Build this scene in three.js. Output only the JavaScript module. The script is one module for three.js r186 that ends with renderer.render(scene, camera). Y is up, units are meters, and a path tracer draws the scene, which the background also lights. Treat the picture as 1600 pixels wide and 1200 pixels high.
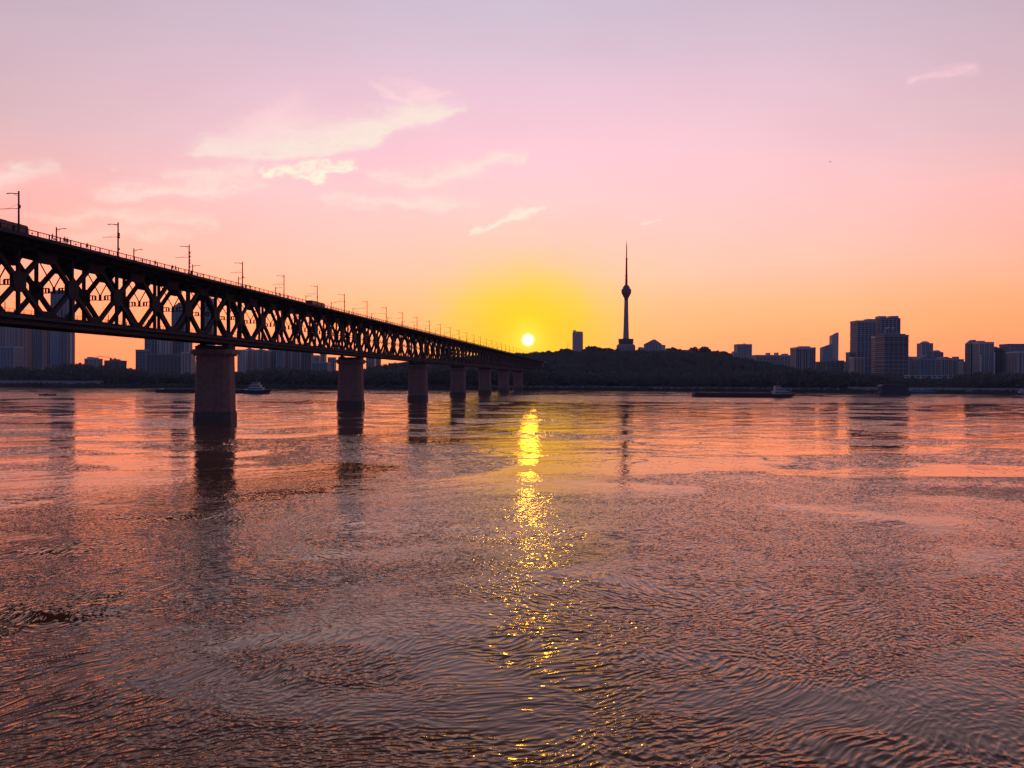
import * as THREE from 'three';
import { mergeGeometries } from 'three/addons/utils/BufferGeometryUtils.js';
import { SimplexNoise } from 'three/addons/math/SimplexNoise.js';
import { MarchingCubes } from 'three/addons/objects/MarchingCubes.js';

// ---------------------------------------------------------------- camera, sky, sun, exposure
const scene = new THREE.Scene();
const EYE = 14.6, FOCAL = 1200;                       // metres above the river; focal length for a 1600 px wide picture
const camera = new THREE.PerspectiveCamera(2 * Math.atan(600 / FOCAL) * 180 / Math.PI, 4 / 3, 0.5, 30000);
camera.position.set(0, EYE, 0);
camera.rotation.order = 'YXZ';
camera.rotation.set(-Math.atan(8 / FOCAL), 0, 0.006);
camera.updateMatrixWorld(true);

const renderer = new THREE.WebGLRenderer({ antialias: true });
renderer.toneMapping = THREE.LinearToneMapping;
renderer.toneMappingExposure = 1;
renderer.shadowMap.enabled = true;

function mulberry(a) { return () => { a |= 0; a = a + 0x6D2B79F5 | 0; let t = Math.imul(a ^ a >>> 15, 1 | a); t = t + Math.imul(t ^ t >>> 7, 61 | t) ^ t; return ((t ^ t >>> 14) >>> 0) / 4294967296; }; }
const rnd = mulberry(20240611);
const rr = (a, b) => a + (b - a) * rnd();
const noiseA = new SimplexNoise({ random: mulberry(7) }), noiseB = new SimplexNoise({ random: mulberry(99) });
const clamp = (v, a = 0, b = 1) => v < a ? a : v > b ? b : v;
const smooth = (a, b, v) => { const t = clamp((v - a) / (b - a)); return t * t * (3 - 2 * t); };
const mix = (a, b, t) => a + (b - a) * t;
const lin = (v) => { v /= 255; return v <= 0.04045 ? v / 12.92 : ((v + 0.055) / 1.055) ** 2.4; };

// a direction for every place in the photograph; a point at a given distance ahead
const toView = camera.quaternion.clone();
function dirOf(px, py) { return new THREE.Vector3((px - 800) / FOCAL, (600 - py) / FOCAL, -1).applyQuaternion(toView); }
function at(px, py, ahead) { const d = dirOf(px, py); return d.multiplyScalar(ahead / -d.z).add(camera.position); }
const waterZ = (px, py) => { const d = dirOf(px, py); return EYE * d.z / d.y; };

const sunDir = dirOf(825, 531).normalize();

// the sky: evening air round a low sun, thin cirrus in the west, dim blue in the east
function makeSky() {
  const W = 4096, H = 2048, data = new Float32Array(W * H * 4);
  const stops = [  // elevation in degrees, colour as displayed
    [-2, 255, 158, 88], [1.5, 255, 165, 94], [3.6, 255, 175, 106], [5.6, 255, 185, 130], [8, 255, 193, 164], [10.5, 255, 196, 182],
    [13, 250, 198, 194], [16, 238, 196, 201], [19, 229, 194, 204], [23, 218, 190, 203], [28, 205, 185, 203], [40, 160, 150, 182], [60, 108, 110, 150], [90, 80, 88, 132]];
  const L = stops.map(([e, r, g, b]) => [e, lin(r) * 1.0, lin(g), lin(b)]);
  for (const s of L) s[1] *= 1 + .8 * (1 - smooth(4, 13.5, s[0]));   // brighter than the picture can show
  const east = [[-2, .19, .18, .32], [4, .20, .18, .34], [10, .18, .18, .35], [20, .14, .165, .34], [45, .10, .13, .29], [90, .085, .10, .20]];
  const pick = (list, e, out) => {
    if (e <= list[0][0]) { for (let k = 0; k < 3; k++) out[k] = list[0][k + 1]; return; }
    for (let i = 1; i < list.length; i++) if (e <= list[i][0]) {
      const t = (e - list[i - 1][0]) / (list[i][0] - list[i - 1][0]);
      for (let k = 0; k < 3; k++) out[k] = mix(list[i - 1][k + 1], list[i][k + 1], t);
      return;
    }
    for (let k = 0; k < 3; k++) out[k] = list[list.length - 1][k + 1];
  };
  // cirrus: strokes [points, half width above, half width below, strength, warmth 0 pink .. 1 cream, streak length]
  const strokes = [
    [[[318, 243], [400, 244], [500, 240], [575, 218], [640, 195], [690, 178]], 26, 7, .95, 1],
    [[[345, 232], [430, 215], [530, 212], [610, 196], [670, 184]], 28, 15, .55, .8],
    [[[372, 222], [412, 186], [452, 156]], 20, 24, .55, .15], [[[330, 236], [380, 222], [430, 200]], 22, 14, .45, .5],
    [[[400, 232], [440, 190], [470, 165]], 26, 30, .30, .3],
    [[[588, 140], [612, 150], [652, 166]], 9, 5, .85, .35], [[[648, 166], [654, 150], [692, 149]], 9, 4, .75, .35], [[[610, 126], [650, 146]], 16, 8, .35, .1],
    [[[408, 273], [440, 271], [485, 277], [520, 268], [545, 258]], 8, 4, 2.4, 1.5, 1], [[[450, 263], [500, 257], [540, 256]], 6, 6, 1.5, 1.3, 1], [[[552, 261], [562, 262]], 3, 3, .8, 1.2],
    [[[262, 271], [310, 274], [360, 272], [385, 262]], 12, 7, .5, .8], [[[150, 307], [230, 306], [310, 300], [390, 296]], 17, 8, .5, .9], [[[290, 290], [350, 280], [380, 270]], 14, 12, .3, .8],
    [[[575, 278], [660, 285], [720, 268], [770, 252], [822, 246]], 13, 9, .5, .9], [[[640, 290], [720, 275], [760, 258]], 22, 14, .25, .8], [[[510, 313], [590, 318], [660, 324], [740, 322]], 10, 7, .48, .9], [[[620, 316], [700, 312]], 14, 8, .25, .9],
    [[[730, 366], [760, 357], [800, 345], [847, 327]], 4, 4, 1.1, 1.2], [[[770, 353], [815, 338], [840, 330]], 5, 4, .6, 1.2],
    [[[1003, 346], [1022, 346.5], [1040, 348]], 2.2, 2, .8, 1.1],
    [[[-60, 285], [-10, 274], [40, 264], [90, 262]], 10, 16, .55, .7], [[[-60, 300], [0, 288], [30, 276]], 12, 14, .4, .7],
    [[[1424, 130], [1460, 121], [1495, 111], [1530, 106]], 8, 6, .42, .1], [[[1424, 129], [1440, 126]], 4, 3, .4, .2],
    [[[160, 240], [166, 237]], 3, 3, .4, .8], [[[182, 226], [186, 224]], 3, 2, .25, .5], [[[170, 265], [175, 263]], 3, 2, .4, 1],
    [[[60, 345], [150, 338], [250, 340], [340, 352]], 12, 9, .25, 1.1], [[[120, 370], [200, 362], [300, 372]], 14, 10, .16, 1.1],
    [[[-300, 330], [-200, 300], [-90, 296]], 16, 12, .4, .6], [[[1650, 250], [1760, 235], [1880, 228]], 14, 9, .3, .5], [[[1700, 390], [1820, 380]], 10, 8, .3, .9],
    [[[200, -90], [330, -120], [480, -170]], 22, 12, .3, .3], [[[1000, -140], [1180, -160], [1300, -210]], 24, 14, .3, .3],
  ];
  const box = strokes.map(([pts, up, dn]) => [Math.min(...pts.map((p) => p[0])) - 3 * up, Math.max(...pts.map((p) => p[0])) + 3 * up, Math.min(...pts.map((p) => p[1])) - 3.2 * up, Math.max(...pts.map((p) => p[1])) + 3.2 * Math.max(up, dn)]);
  const inv = toView.clone().invert(), v = new THREE.Vector3(), a = [0, 0, 0], b = [0, 0, 0], c = [0, 0, 0];
  const sunAz = Math.atan2(sunDir.x, -sunDir.z), pxSun = [825, 531];
  for (let j = 0; j < H; j++) {
    const el = ((j + 0.5) / H - 0.5) * Math.PI, e = el * 180 / Math.PI, y = Math.sin(el), ce = Math.cos(el);
    pick(L, e, a); pick(east, e, b);
    for (let i = 0; i < W; i++) {
      const o = (j * W + i) * 4;
      const th = ((i + 0.5) / W - 0.5) * 2 * Math.PI, x = Math.cos(th) * ce, z = Math.sin(th) * ce;
      const dot = x * sunDir.x + y * sunDir.y + z * sunDir.z, ang = Math.acos(clamp(dot, -1, 1)) * 180 / Math.PI;
      const haze = 1 + .85 * (Math.exp(.000048 * Math.min(5200, 316 / Math.max(.01, y))) - 1);
      const w = smooth(34, 112, ang), side = Math.exp(-((ang / 23) ** 2)), up = smooth(9, 15, e) * (1 - smooth(19, 26, e));
      for (let k = 0; k < 3; k++) c[k] = mix(a[k], b[k], w);
      const out = smooth(20, 44, ang) * (1 - w);          // air reddens away from the sun
      c[0] *= 1 - (.04 + .15 * smooth(11, 16, e)) * out; c[1] *= 1 - .17 * out; c[2] *= 1 - .17 * out;
      c[0] *= 1 + .28 * side * up; c[1] *= 1 + .16 * side; c[2] *= 1 + .20 * side;
      c[0] *= haze; c[1] *= haze; c[2] *= haze * 1.02;
      if (z < -0.15 && e > -3) {
        v.set(x, y, z).applyQuaternion(inv);
        const px = 800 - v.x / v.z * FOCAL, py = 600 + v.y / v.z * FOCAL;
        // slow unevenness of thin high veil
        const veil = noiseA.noise(px / 420, py / 170) * .5 + noiseB.noise(px / 190 + 9, py / 90) * .3;
        c[0] *= 1 + .02 * veil; c[1] *= 1 + .035 * veil; c[2] *= 1 + .03 * veil;
        // aureole
        const r = Math.hypot((px - pxSun[0]) / 1.3, py - pxSun[1] + 2) * (1 + .05 * noiseA.noise(px / 70, py / 50));
        const g1 = Math.exp(-((r / 106) ** 3.6)), g2 = Math.exp(-((r / 150) ** 2));
        c[0] = mix(c[0], Math.max(c[0], 1.25), g2); c[1] = mix(c[1], .72, g2 * .7); c[2] = mix(c[2], .22, g2 * .45);
        c[0] = mix(c[0], 1.6, g1); c[1] = mix(c[1], .78, g1 * .95); c[2] = mix(c[2], 0.0, g1 * .99);
        const rs = Math.hypot(px - pxSun[0], py - pxSun[1]), g3 = Math.exp(-((rs / 30) ** 2)), disc = 1 - smooth(7.2, 9.6, rs);
        c[1] += .30 * g3; c[0] += .6 * g3; c[2] += .12 * Math.exp(-((rs / 15) ** 2));
        if (disc > 0) { c[0] = mix(c[0], 6, disc); c[1] = mix(c[1], 4, disc); c[2] = mix(c[2], 1.6, disc); }
        if (py < 420 && py > -330) {
          const wx = px + 16 * noiseA.noise(px / 90, py / 45) + 5 * noiseB.noise(px / 26, py / 14), wy = py + 7 * noiseB.noise(px / 80 + 4, py / 40) + 2.6 * noiseA.noise(px / 24, py / 12 + 7);
          let cover = 0, warm = 0;
          for (let s = 0; s < strokes.length; s++) {
            const q = box[s];
            if (wx < q[0] || wx > q[1] || wy < q[2] || wy > q[3]) continue;
            const [pts, up, dn, str, wm, puff] = strokes[s];
            let best = 1e9, f = 0, below = false;
            for (let n = 1; n < pts.length; n++) {
              const [ax, ay] = pts[n - 1], [bx, by] = pts[n], ux = bx - ax, uy = by - ay, t = clamp(((wx - ax) * ux + (wy - ay) * uy) / (ux * ux + uy * uy));
              const dx = wx - ax - t * ux, dy = wy - ay - t * uy, d = dx * dx + dy * dy;
              if (d < best) { best = d; f = (n - 1 + t) / (pts.length - 1); below = dy > 0; }
            }
            const d = Math.sqrt(best) / (below ? dn : up);
            const slope = (pts[pts.length - 1][1] - pts[0][1]) / (pts[pts.length - 1][0] - pts[0][0]);
            const fib = wy - slope * wx;
            const streak = puff ? clamp(.5 + .8 * noiseA.noise(px / 26, fib / 6) + .5 * noiseB.noise(px / 9, fib / 4), 0, 1.6) : .72 + .42 * noiseB.noise(wx / 70 + s * 3, fib / 7) + .22 * noiseA.noise(wx / 22, fib / 4 + s);
            const k = str * 1.15 * Math.exp(-d * d * 1.5) * (.55 + .45 * Math.sin(Math.PI * clamp(f * .9 + .05))) * clamp(streak, .1, 1.5);
            cover += k; warm += k * wm;
          }
          if (cover > 0.002) {
            warm /= cover; const o2 = 1 - Math.exp(-cover * 2.6);
            c[0] = mix(c[0], Math.max(c[0], 1.02), o2); c[1] = mix(c[1], mix(lin(208), lin(240), warm), o2 * .92); c[2] = mix(c[2], mix(lin(220), lin(224), warm), o2 * .9);
          }
        }
      }
      data[o] = c[0]; data[o + 1] = c[1]; data[o + 2] = c[2]; data[o + 3] = 1;
    }
  }
  const t = new THREE.DataTexture(data, W, H, THREE.RGBAFormat, THREE.FloatType);
  t.mapping = THREE.EquirectangularReflectionMapping; t.colorSpace = THREE.LinearSRGBColorSpace; t.magFilter = THREE.LinearFilter; t.needsUpdate = true;
  return t;
}
const sky = makeSky();
scene.background = sky; scene.environment = sky;

const sun = new THREE.DirectionalLight(new THREE.Color().setRGB(1, .40, .015), 0.04);
sun.position.copy(sunDir).multiplyScalar(3000); sun.target.position.set(0, 0, 0);
sun.castShadow = true; sun.shadow.radius = 3; sun.shadow.mapSize.set(4096, 4096);
Object.assign(sun.shadow.camera, { left: -1400, right: 1400, top: 900, bottom: -900, near: 10, far: 9000 });
scene.add(sun, sun.target);

// ---------------------------------------------------------------- helpers
const taken = {};
function numbered(name) { const n = taken[name] = (taken[name] ?? -1) + 1; return n ? `${name}_${String(n).padStart(3, '0')}` : name; }
function shade(o) { o.traverse((m) => { if (m.isMesh) m.castShadow = m.receiveShadow = true; }); return o; }
function thing(name, label, category, pos = [0, 0, 0], turn = 0, group) {
  const o = new THREE.Group(); o.name = numbered(name); o.position.set(...pos); o.rotation.y = turn;
  o.userData = { label, category }; if (group) o.userData.group = group;
  scene.add(o); return o;
}
function part(parent, name, geo, mat, label) {
  const m = new THREE.Mesh(geo, mat); m.name = name; m.castShadow = m.receiveShadow = true;
  if (label) m.userData.label = label;
  parent.add(m); return m;
}
function stuffPart(parent, name, geos, mat) { const m = part(parent, name, mergeGeometries(geos), mat); m.userData.kind = 'stuff'; return m; }
function copyOf(proto, label, group) {
  const c = proto.clone(); c.name = numbered(proto.name.replace(/_\d{3}$/, '')); c.userData = { ...proto.userData, label }; if (group) c.userData.group = group;
  scene.add(c); return c;
}
const UNIT = new THREE.BoxGeometry(1, 1, 1);
function bx(sx, sy, sz, x = 0, y = 0, z = 0) { const g = UNIT.clone(); g.scale(sx, sy, sz); g.translate(x, y, z); return g; }
function bar(a, b, w, t) {                                 // box from point a to point b, w across in the vertical plane of the bar, t sideways
  const A = new THREE.Vector3(...a), B = new THREE.Vector3(...b), d = B.clone().sub(A), len = d.length();
  const g = bx(len, w, t), X = d.normalize(); let Z = new THREE.Vector3(0, 0, 1);
  if (Math.abs(X.z) > .9) Z = new THREE.Vector3(1, 0, 0);
  const Y = Z.clone().cross(X).normalize(); Z = X.clone().cross(Y);
  g.applyMatrix4(new THREE.Matrix4().makeBasis(X, Y, Z)); g.translate((A.x + B.x) / 2, (A.y + B.y) / 2, (A.z + B.z) / 2); return g;
}
function rod(a, b, r, r2 = r, seg = 8) {
  const A = new THREE.Vector3(...a), B = new THREE.Vector3(...b), d = B.clone().sub(A), g = new THREE.CylinderGeometry(r2, r, d.length(), seg);
  g.applyQuaternion(new THREE.Quaternion().setFromUnitVectors(new THREE.Vector3(0, 1, 0), d.clone().normalize()));
  g.translate((A.x + B.x) / 2, (A.y + B.y) / 2, (A.z + B.z) / 2); return g;
}
function prism(outline, depth, bevel = 0) {                // outline in x,y; centred on z
  const g = new THREE.ExtrudeGeometry(new THREE.Shape(outline.map(([x, y]) => new THREE.Vector2(x, y))), { depth, bevelEnabled: bevel > 0, bevelSize: bevel, bevelThickness: bevel, bevelSegments: 1 });
  g.translate(0, 0, -depth / 2); return g;
}
const color = (r, g, b) => new THREE.Color().setRGB(r, g, b);
function std(r, g, b, rough = .7, extra = {}) { return new THREE.MeshPhysicalMaterial({ color: color(r, g, b), roughness: rough, specularIntensity: rough > .85 ? .12 : .5, ...extra }); }
function grainTexture(size, fn, srgb = true) {
  const d = new Uint8Array(size * size * 4);
  for (let j = 0; j < size; j++) for (let i = 0; i < size; i++) { const c = fn(i / size, j / size, i, j), o = (j * size + i) * 4; d[o] = c[0]; d[o + 1] = c[1]; d[o + 2] = c[2]; d[o + 3] = 255; }
  const t = new THREE.DataTexture(d, size, size); t.wrapS = t.wrapT = THREE.RepeatWrapping; t.magFilter = THREE.LinearFilter; if (srgb) t.colorSpace = THREE.SRGBColorSpace; t.needsUpdate = true; return t;
}
const torus = (u, v, f, n = noiseA) => { const a = u * 2 * Math.PI, b = v * 2 * Math.PI, r = f / (2 * Math.PI); return n.noise4d(Math.cos(a) * r, Math.sin(a) * r, Math.cos(b) * r, Math.sin(b) * r); };

// ---------------------------------------------------------------- far bank
const RIDGE = [[480, 586], [560, 582], [600, 573], [640, 566], [700, 560], [760, 556], [840, 552], [880, 551], [920, 550], [980, 549.5], [1040, 550], [1100, 553], [1140, 560], [1180, 570], [1220, 579], [1270, 588]];
const ridge = RIDGE.map(([px, py]) => { const zz = 1590 - 130 * Math.abs((px - 960) / 480) ** 1.4, p = at(px, py, zz); return [p.x, p.y - 6, zz]; });
function ridgeAt(x) {
  if (x <= ridge[0][0] || x >= ridge[ridge.length - 1][0]) return null;
  for (let i = 1; i < ridge.length; i++) if (x <= ridge[i][0]) { const t = (x - ridge[i - 1][0]) / (ridge[i][0] - ridge[i - 1][0]); return [mix(ridge[i - 1][1], ridge[i][1], t), mix(ridge[i - 1][2], ridge[i][2], t)]; }
}
const SHORE = [[-300, 603], [0, 604.5], [120, 605], [270, 606.3], [450, 607.2], [560, 607.8], [700, 608.2], [830, 609.2], [900, 609.4], [1000, 610.4], [1250, 612.6], [1400, 614.2], [1600, 616.2], [1900, 619]].map(([px, py]) => { const z = waterZ(px, py); return [at(px, py, z).x, z]; });
function shoreZ(x) {
  if (x <= SHORE[0][0]) return SHORE[0][1];
  for (let i = 1; i < SHORE.length; i++) if (x <= SHORE[i][0]) return mix(SHORE[i - 1][1], SHORE[i][1], (x - SHORE[i - 1][0]) / (SHORE[i][0] - SHORE[i - 1][0]));
  return SHORE[SHORE.length - 1][1];
}
const BANK = 9;
function landY(x, z) {
  const d = z - shoreZ(x);
  if (d < 0) return -3;
  let y = d < 6 ? mix(-1, 1.2, d / 6) : d < 26 ? 1.2 + .25 * noiseA.noise(x / 14, d / 9) + (d - 6) * .04 : d < 40 ? mix(2, BANK - .5, (d - 26) / 14) : BANK;
  const r = ridgeAt(x);
  if (r) {
    const [ry, rz] = r, foot = shoreZ(x) + 52;
    const t = z < rz ? smooth(foot, rz, z) : 1 - smooth(rz, rz + 420, z);
    if (d > 40) y = Math.max(y, BANK + (ry - BANK) * (.25 * t + .75 * t * t * (2 - t)) + (t > .05 && t < .93 ? 2.4 * noiseA.noise(x / 60, z / 60) : 0));
  }
  return y;
}
{
  const xs = [], ds = [0, 3, 6, 12, 18, 26, 30, 40, 52, 70];
  for (let x = -2600; x <= 2600; x += (Math.abs(x) < 1100 ? 14 : 60)) xs.push(x);
  for (let d = 90; d < 1100; d += 20) ds.push(d);
  ds.push(1300, 1700, 2300, 3200, 4400);
  const pos = [], uv = [], idx = [];
  for (const x of xs) for (const d of ds) { const z = shoreZ(x) + d; pos.push(x, landY(x, z + .01), -z); uv.push(x / 20, z / 20); }
  for (let i = 0; i < xs.length - 1; i++) for (let j = 0; j < ds.length - 1; j++) { const a = i * ds.length + j, b = a + ds.length; idx.push(a, b, a + 1, b, b + 1, a + 1); }
  const g = new THREE.BufferGeometry(); g.setAttribute('position', new THREE.Float32BufferAttribute(pos, 3)); g.setAttribute('uv', new THREE.Float32BufferAttribute(uv, 2)); g.setIndex(idx); g.computeVertexNormals();
  const dirt = grainTexture(256, (u, v) => { const n = torus(u, v, 6) * .5 + torus(u, v, 20, noiseB) * .35 + rnd() * .3, k = 50 + 18 * n; return [k * .95, k * 1.0, k * .86]; });
  const land = new THREE.Mesh(g, new THREE.MeshLambertMaterial({ map: dirt }));
  land.name = 'far_bank_ground'; land.userData = { kind: 'structure', label: 'dark low far bank rising to the wooded hill' }; land.receiveShadow = land.castShadow = true; scene.add(land);
}

// ---------------------------------------------------------------- river
// state of the surface: 0 = slick boil, 1 = ruffled; and the seams where currents meet
function ruffled(x, z) {
  const wx = x + 15 * noiseA.noise(x / 58, z / 46) + 5 * noiseB.noise(x / 19, z / 15), wz = z + 11 * noiseB.noise(x / 58 + 7, z / 46) + 4 * noiseA.noise(x / 19 + 3, z / 15);
  const boils = noiseA.noise(wx / 25 + 2.3, wz / 16 + 8.1), streaks = noiseB.noise(wx / 150, wz / 30), far = smooth(42, 115, z);
  const a = smooth(-.72, -.2, boils + .2 * streaks), b = smooth(-.02, .5, noiseB.noise(wx / 75, wz / 26) * .8 + .35 * streaks + .25 * boils);
  const seam = noiseA.noise(wx / 120 + 40, wz / 36), s = Math.exp(-((seam / .035) ** 2)) * smooth(-.3, .2, noiseB.noise(x / 90, z / 60 + 5));
  return Math.max(mix(mix(.34, 1, a), mix(.09, .95, b), far), 1.5 * s * far);
}
const C = Math.cos(.62), S = Math.sin(.62);
function crestCoords(x, z, out) {
  const wx = x + 3.6 * noiseA.noise(x / 30, z / 24) + .5 * noiseB.noise(x / 6, z / 6), wz = z + 3.6 * noiseB.noise(x / 30 + 5, z / 24) + .5 * noiseA.noise(x / 6 + 5, z / 6);
  out[0] = C * wx + S * wz; out[1] = -S * wx + C * wz;          // along the crests, across them
}
const cc = [0, 0];
function waveY(x, z, cell, m) {
  crestCoords(x, z, cc); const u = cc[0], w = cc[1];
  let y = .05 * noiseA.noise(u / 34, w / 17) + mix(.045, .08, smooth(110, 380, z)) * (.3 + m) * noiseB.noise(u / 13, w / 6.5);
  if (cell < 2) { y += .026 * (.35 + .7 * m) * (1 - 1.5 * Math.abs(noiseA.noise(u / 4.6 + 20, w / 2.6))); y += .018 * (.2 + .9 * m) * noiseB.noise(u / 2.3 + .4 * w, w / 1.45 + 11); }
  if (cell < .3) { y += .0125 * (.02 + m) * noiseA.noise(u / 1.25 - .3 * w, w / .82 + 31); y += .007 * (.02 + m) * noiseB.noise(u / .7 + 3 + .5 * w, w / .5); }
  return y;
}
// wind ripples and small boils too fine for the sheet's facets, as relief over a stretch of river
const TILE = 300;
const ripple = (() => {
  const size = 2048, h = new Float32Array(size * size), q = [0, 0]; let lo = 9, hi = -9;
  for (let j = 0; j < size; j++) for (let i = 0; i < size; i++) {
    const x = (i / size - .5) * TILE, z = j / size * TILE, m = ruffled(x, z);
    crestCoords(x, z, q); const u = q[0], w = q[1];
    let y = (.03 + m) * (.020 * (1 - 2 * Math.abs(noiseB.noise(u / 2.0 + 7, w / 1.2))) + .013 * noiseA.noise(u / 1.2 + 3 - .3 * w, w / .8) + .009 * noiseB.noise(u / .8 + .4 * w, w / .55));
    h[j * size + i] = y; lo = Math.min(lo, y); hi = Math.max(hi, y);
  }
  const d = new Float32Array(size * size * 4);
  for (let k = 0; k < size * size; k++) { const v = (h[k] - lo) / (hi - lo); d[4 * k] = d[4 * k + 1] = d[4 * k + 2] = v; d[4 * k + 3] = 1; }
  const t = new THREE.DataTexture(d, size, size, THREE.RGBAFormat, THREE.FloatType); t.wrapS = t.wrapT = THREE.MirroredRepeatWrapping; t.magFilter = THREE.LinearFilter; t.needsUpdate = true;
  return { t, range: hi - lo };
})();
const NEAR = 104;                                            // the stretch close by, in finer relief
const fine = (() => {
  const size = 2048, h = new Float32Array(size * size), q = [0, 0]; let lo = 9, hi = -9;
  for (let j = 0; j < size; j++) for (let i = 0; i < size; i++) {
    const x = (i / size - .5) * NEAR, z = 18 + j / size * NEAR, m = ruffled(x, z);
    crestCoords(x, z, q); const u = q[0], w = q[1];
    const y = (.04 + m) * (.018 * (1 - 2 * Math.abs(noiseB.noise(u / 1.3 + 7 + .3 * w, w / .85))) + .013 * noiseA.noise(u / .62 + 3 - .4 * w, w / .46) + .0075 * noiseB.noise(u / .36 + .5 * w, w / .29)) + .0018 * noiseA.noise(u / .9, w / .5 + 50);
    h[j * size + i] = y; lo = Math.min(lo, y); hi = Math.max(hi, y);
  }
  const d = new Float32Array(size * size * 4); for (let k = 0; k < size * size; k++) { const v = (h[k] - lo) / (hi - lo); d[4 * k] = d[4 * k + 1] = d[4 * k + 2] = v; d[4 * k + 3] = 1; }
  const t = new THREE.DataTexture(d, size, size, THREE.RGBAFormat, THREE.FloatType); t.wrapS = t.wrapT = THREE.MirroredRepeatWrapping; t.magFilter = THREE.LinearFilter; t.needsUpdate = true; return { t, range: hi - lo };
})();
function waterMaterial(gain, rough, relief = ripple) {
  return new THREE.MeshPhysicalMaterial({ color: color(.10, .034, .008), roughness: rough, metalness: 0, ior: 1.45, specularIntensity: .85, specularColor: color(1, .67, .38), bumpMap: relief.t, bumpScale: relief.range * gain });
}
const river = new THREE.Group(); river.name = 'river'; river.userData = { kind: 'structure', label: 'wide brown river rippling and boiling at sunset' }; scene.add(river);
function band(x0, x1, z0, z1, cell, next, mat) {
  const nx = Math.round((x1 - x0) / cell), nz = Math.round((z1 - z0) / cell), q = nx + 1;
  const pos = new Float32Array(q * (nz + 1) * 3), nor = new Float32Array(q * (nz + 1) * 3), uv = new Float32Array(q * (nz + 1) * 2), idx = new Uint32Array(nx * nz * 6);
  const h = new Float32Array((nx + 3) * (nz + 3)), Q = nx + 3;
  for (let j = -1; j <= nz + 1; j++) for (let i = -1; i <= nx + 1; i++) { const x = x0 + i * cell, z = z0 + j * cell; h[(j + 1) * Q + i + 1] = waveY(x, z, cell, ruffled(x, z)); }
  for (let j = 0; j <= nz; j++) for (let i = 0; i <= nx; i++) {
    const k = j * q + i, c = (j + 1) * Q + i + 1, x = x0 + i * cell, z = z0 + j * cell; let y = h[c];
    if (next && j === nz) { const n = next / cell, i0 = Math.floor(i / n) * n, xa = x0 + i0 * cell, xb = xa + next; y = mix(waveY(xa, z, next, ruffled(xa, z)), waveY(xb, z, next, ruffled(xb, z)), (i - i0) / n); }
    pos.set([x, y, -z], 3 * k); cell < .5 ? uv.set([x / NEAR + .5, (z - 18) / NEAR], 2 * k) : uv.set([x / TILE + .5, z / TILE], 2 * k);
    const nxv = (h[c - 1] - h[c + 1]) / (2 * cell), nzv = (h[c - Q] - h[c + Q]) / (2 * cell), l = Math.hypot(nxv, 1, nzv);
    nor.set([nxv / l, 1 / l, -nzv / l], 3 * k);
  }
  let o = 0;
  for (let j = 0; j < nz; j++) for (let i = 0; i < nx; i++) { const a = j * q + i, b = a + 1, c = a + q, d = c + 1; idx[o++] = a; idx[o++] = b; idx[o++] = c; idx[o++] = b; idx[o++] = d; idx[o++] = c; }
  const g = new THREE.BufferGeometry(); g.setAttribute('position', new THREE.BufferAttribute(pos, 3)); g.setAttribute('normal', new THREE.BufferAttribute(nor, 3)); g.setAttribute('uv', new THREE.BufferAttribute(uv, 2)); g.setIndex(new THREE.BufferAttribute(idx, 1));
  const m = part(river, 'water_surface', g, mat); m.castShadow = false; return m;
}
band(-45, 45, 19, 58, .125, .25, waterMaterial(1.6, .03, fine));
band(-84, 84, 58, 118, .25, .75, waterMaterial(1.5, .03, fine));
band(-234, 234, 118, 304, .75, 2.25, waterMaterial(2.7, .04));
band(-875.25, 875.25, 304, 1159, 2.25, 0, waterMaterial(2.0, .04));
{
  const g = new THREE.PlaneGeometry(9000, 3200, 1, 1); g.rotateX(-Math.PI / 2); g.translate(0, -.55, -900);
  const p = g.attributes.position, u = g.attributes.uv; for (let i = 0; i < p.count; i++) u.setXY(i, p.getX(i) / TILE + .5, -p.getZ(i) / TILE);
  part(river, 'outer_water', g, waterMaterial(1.2, .1)).castShadow = false;
}

// ---------------------------------------------------------------- the bridge
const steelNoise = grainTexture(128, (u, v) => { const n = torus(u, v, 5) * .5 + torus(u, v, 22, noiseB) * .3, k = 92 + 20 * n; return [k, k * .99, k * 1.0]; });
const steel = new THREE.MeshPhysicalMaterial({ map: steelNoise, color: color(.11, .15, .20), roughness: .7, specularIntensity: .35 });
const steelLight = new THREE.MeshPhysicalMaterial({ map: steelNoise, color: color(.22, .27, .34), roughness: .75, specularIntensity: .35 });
const concreteDark = std(.045, .043, .045, .9), asphalt = std(.045, .045, .05, .95);
const THETA = Math.atan(164 / FOCAL), S1 = 251.2, PANEL = 16, HALF = 4.5, YB = 26.4, YT = 42.4, YM = 34.4, DECK = 43.05, EDGE = 10.5;
const BX = -130.2, BTURN = Math.PI / 2 - THETA;
const bridge = thing('truss_bridge', 'long dark double-deck steel truss bridge receding across the river', 'bridge', [BX, 0, 0], BTURN);
const bw = (s, y, off) => new THREE.Vector3(s, y, off).applyAxisAngle(new THREE.Vector3(0, 1, 0), BTURN).add(new THREE.Vector3(BX, 0, 0));
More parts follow.
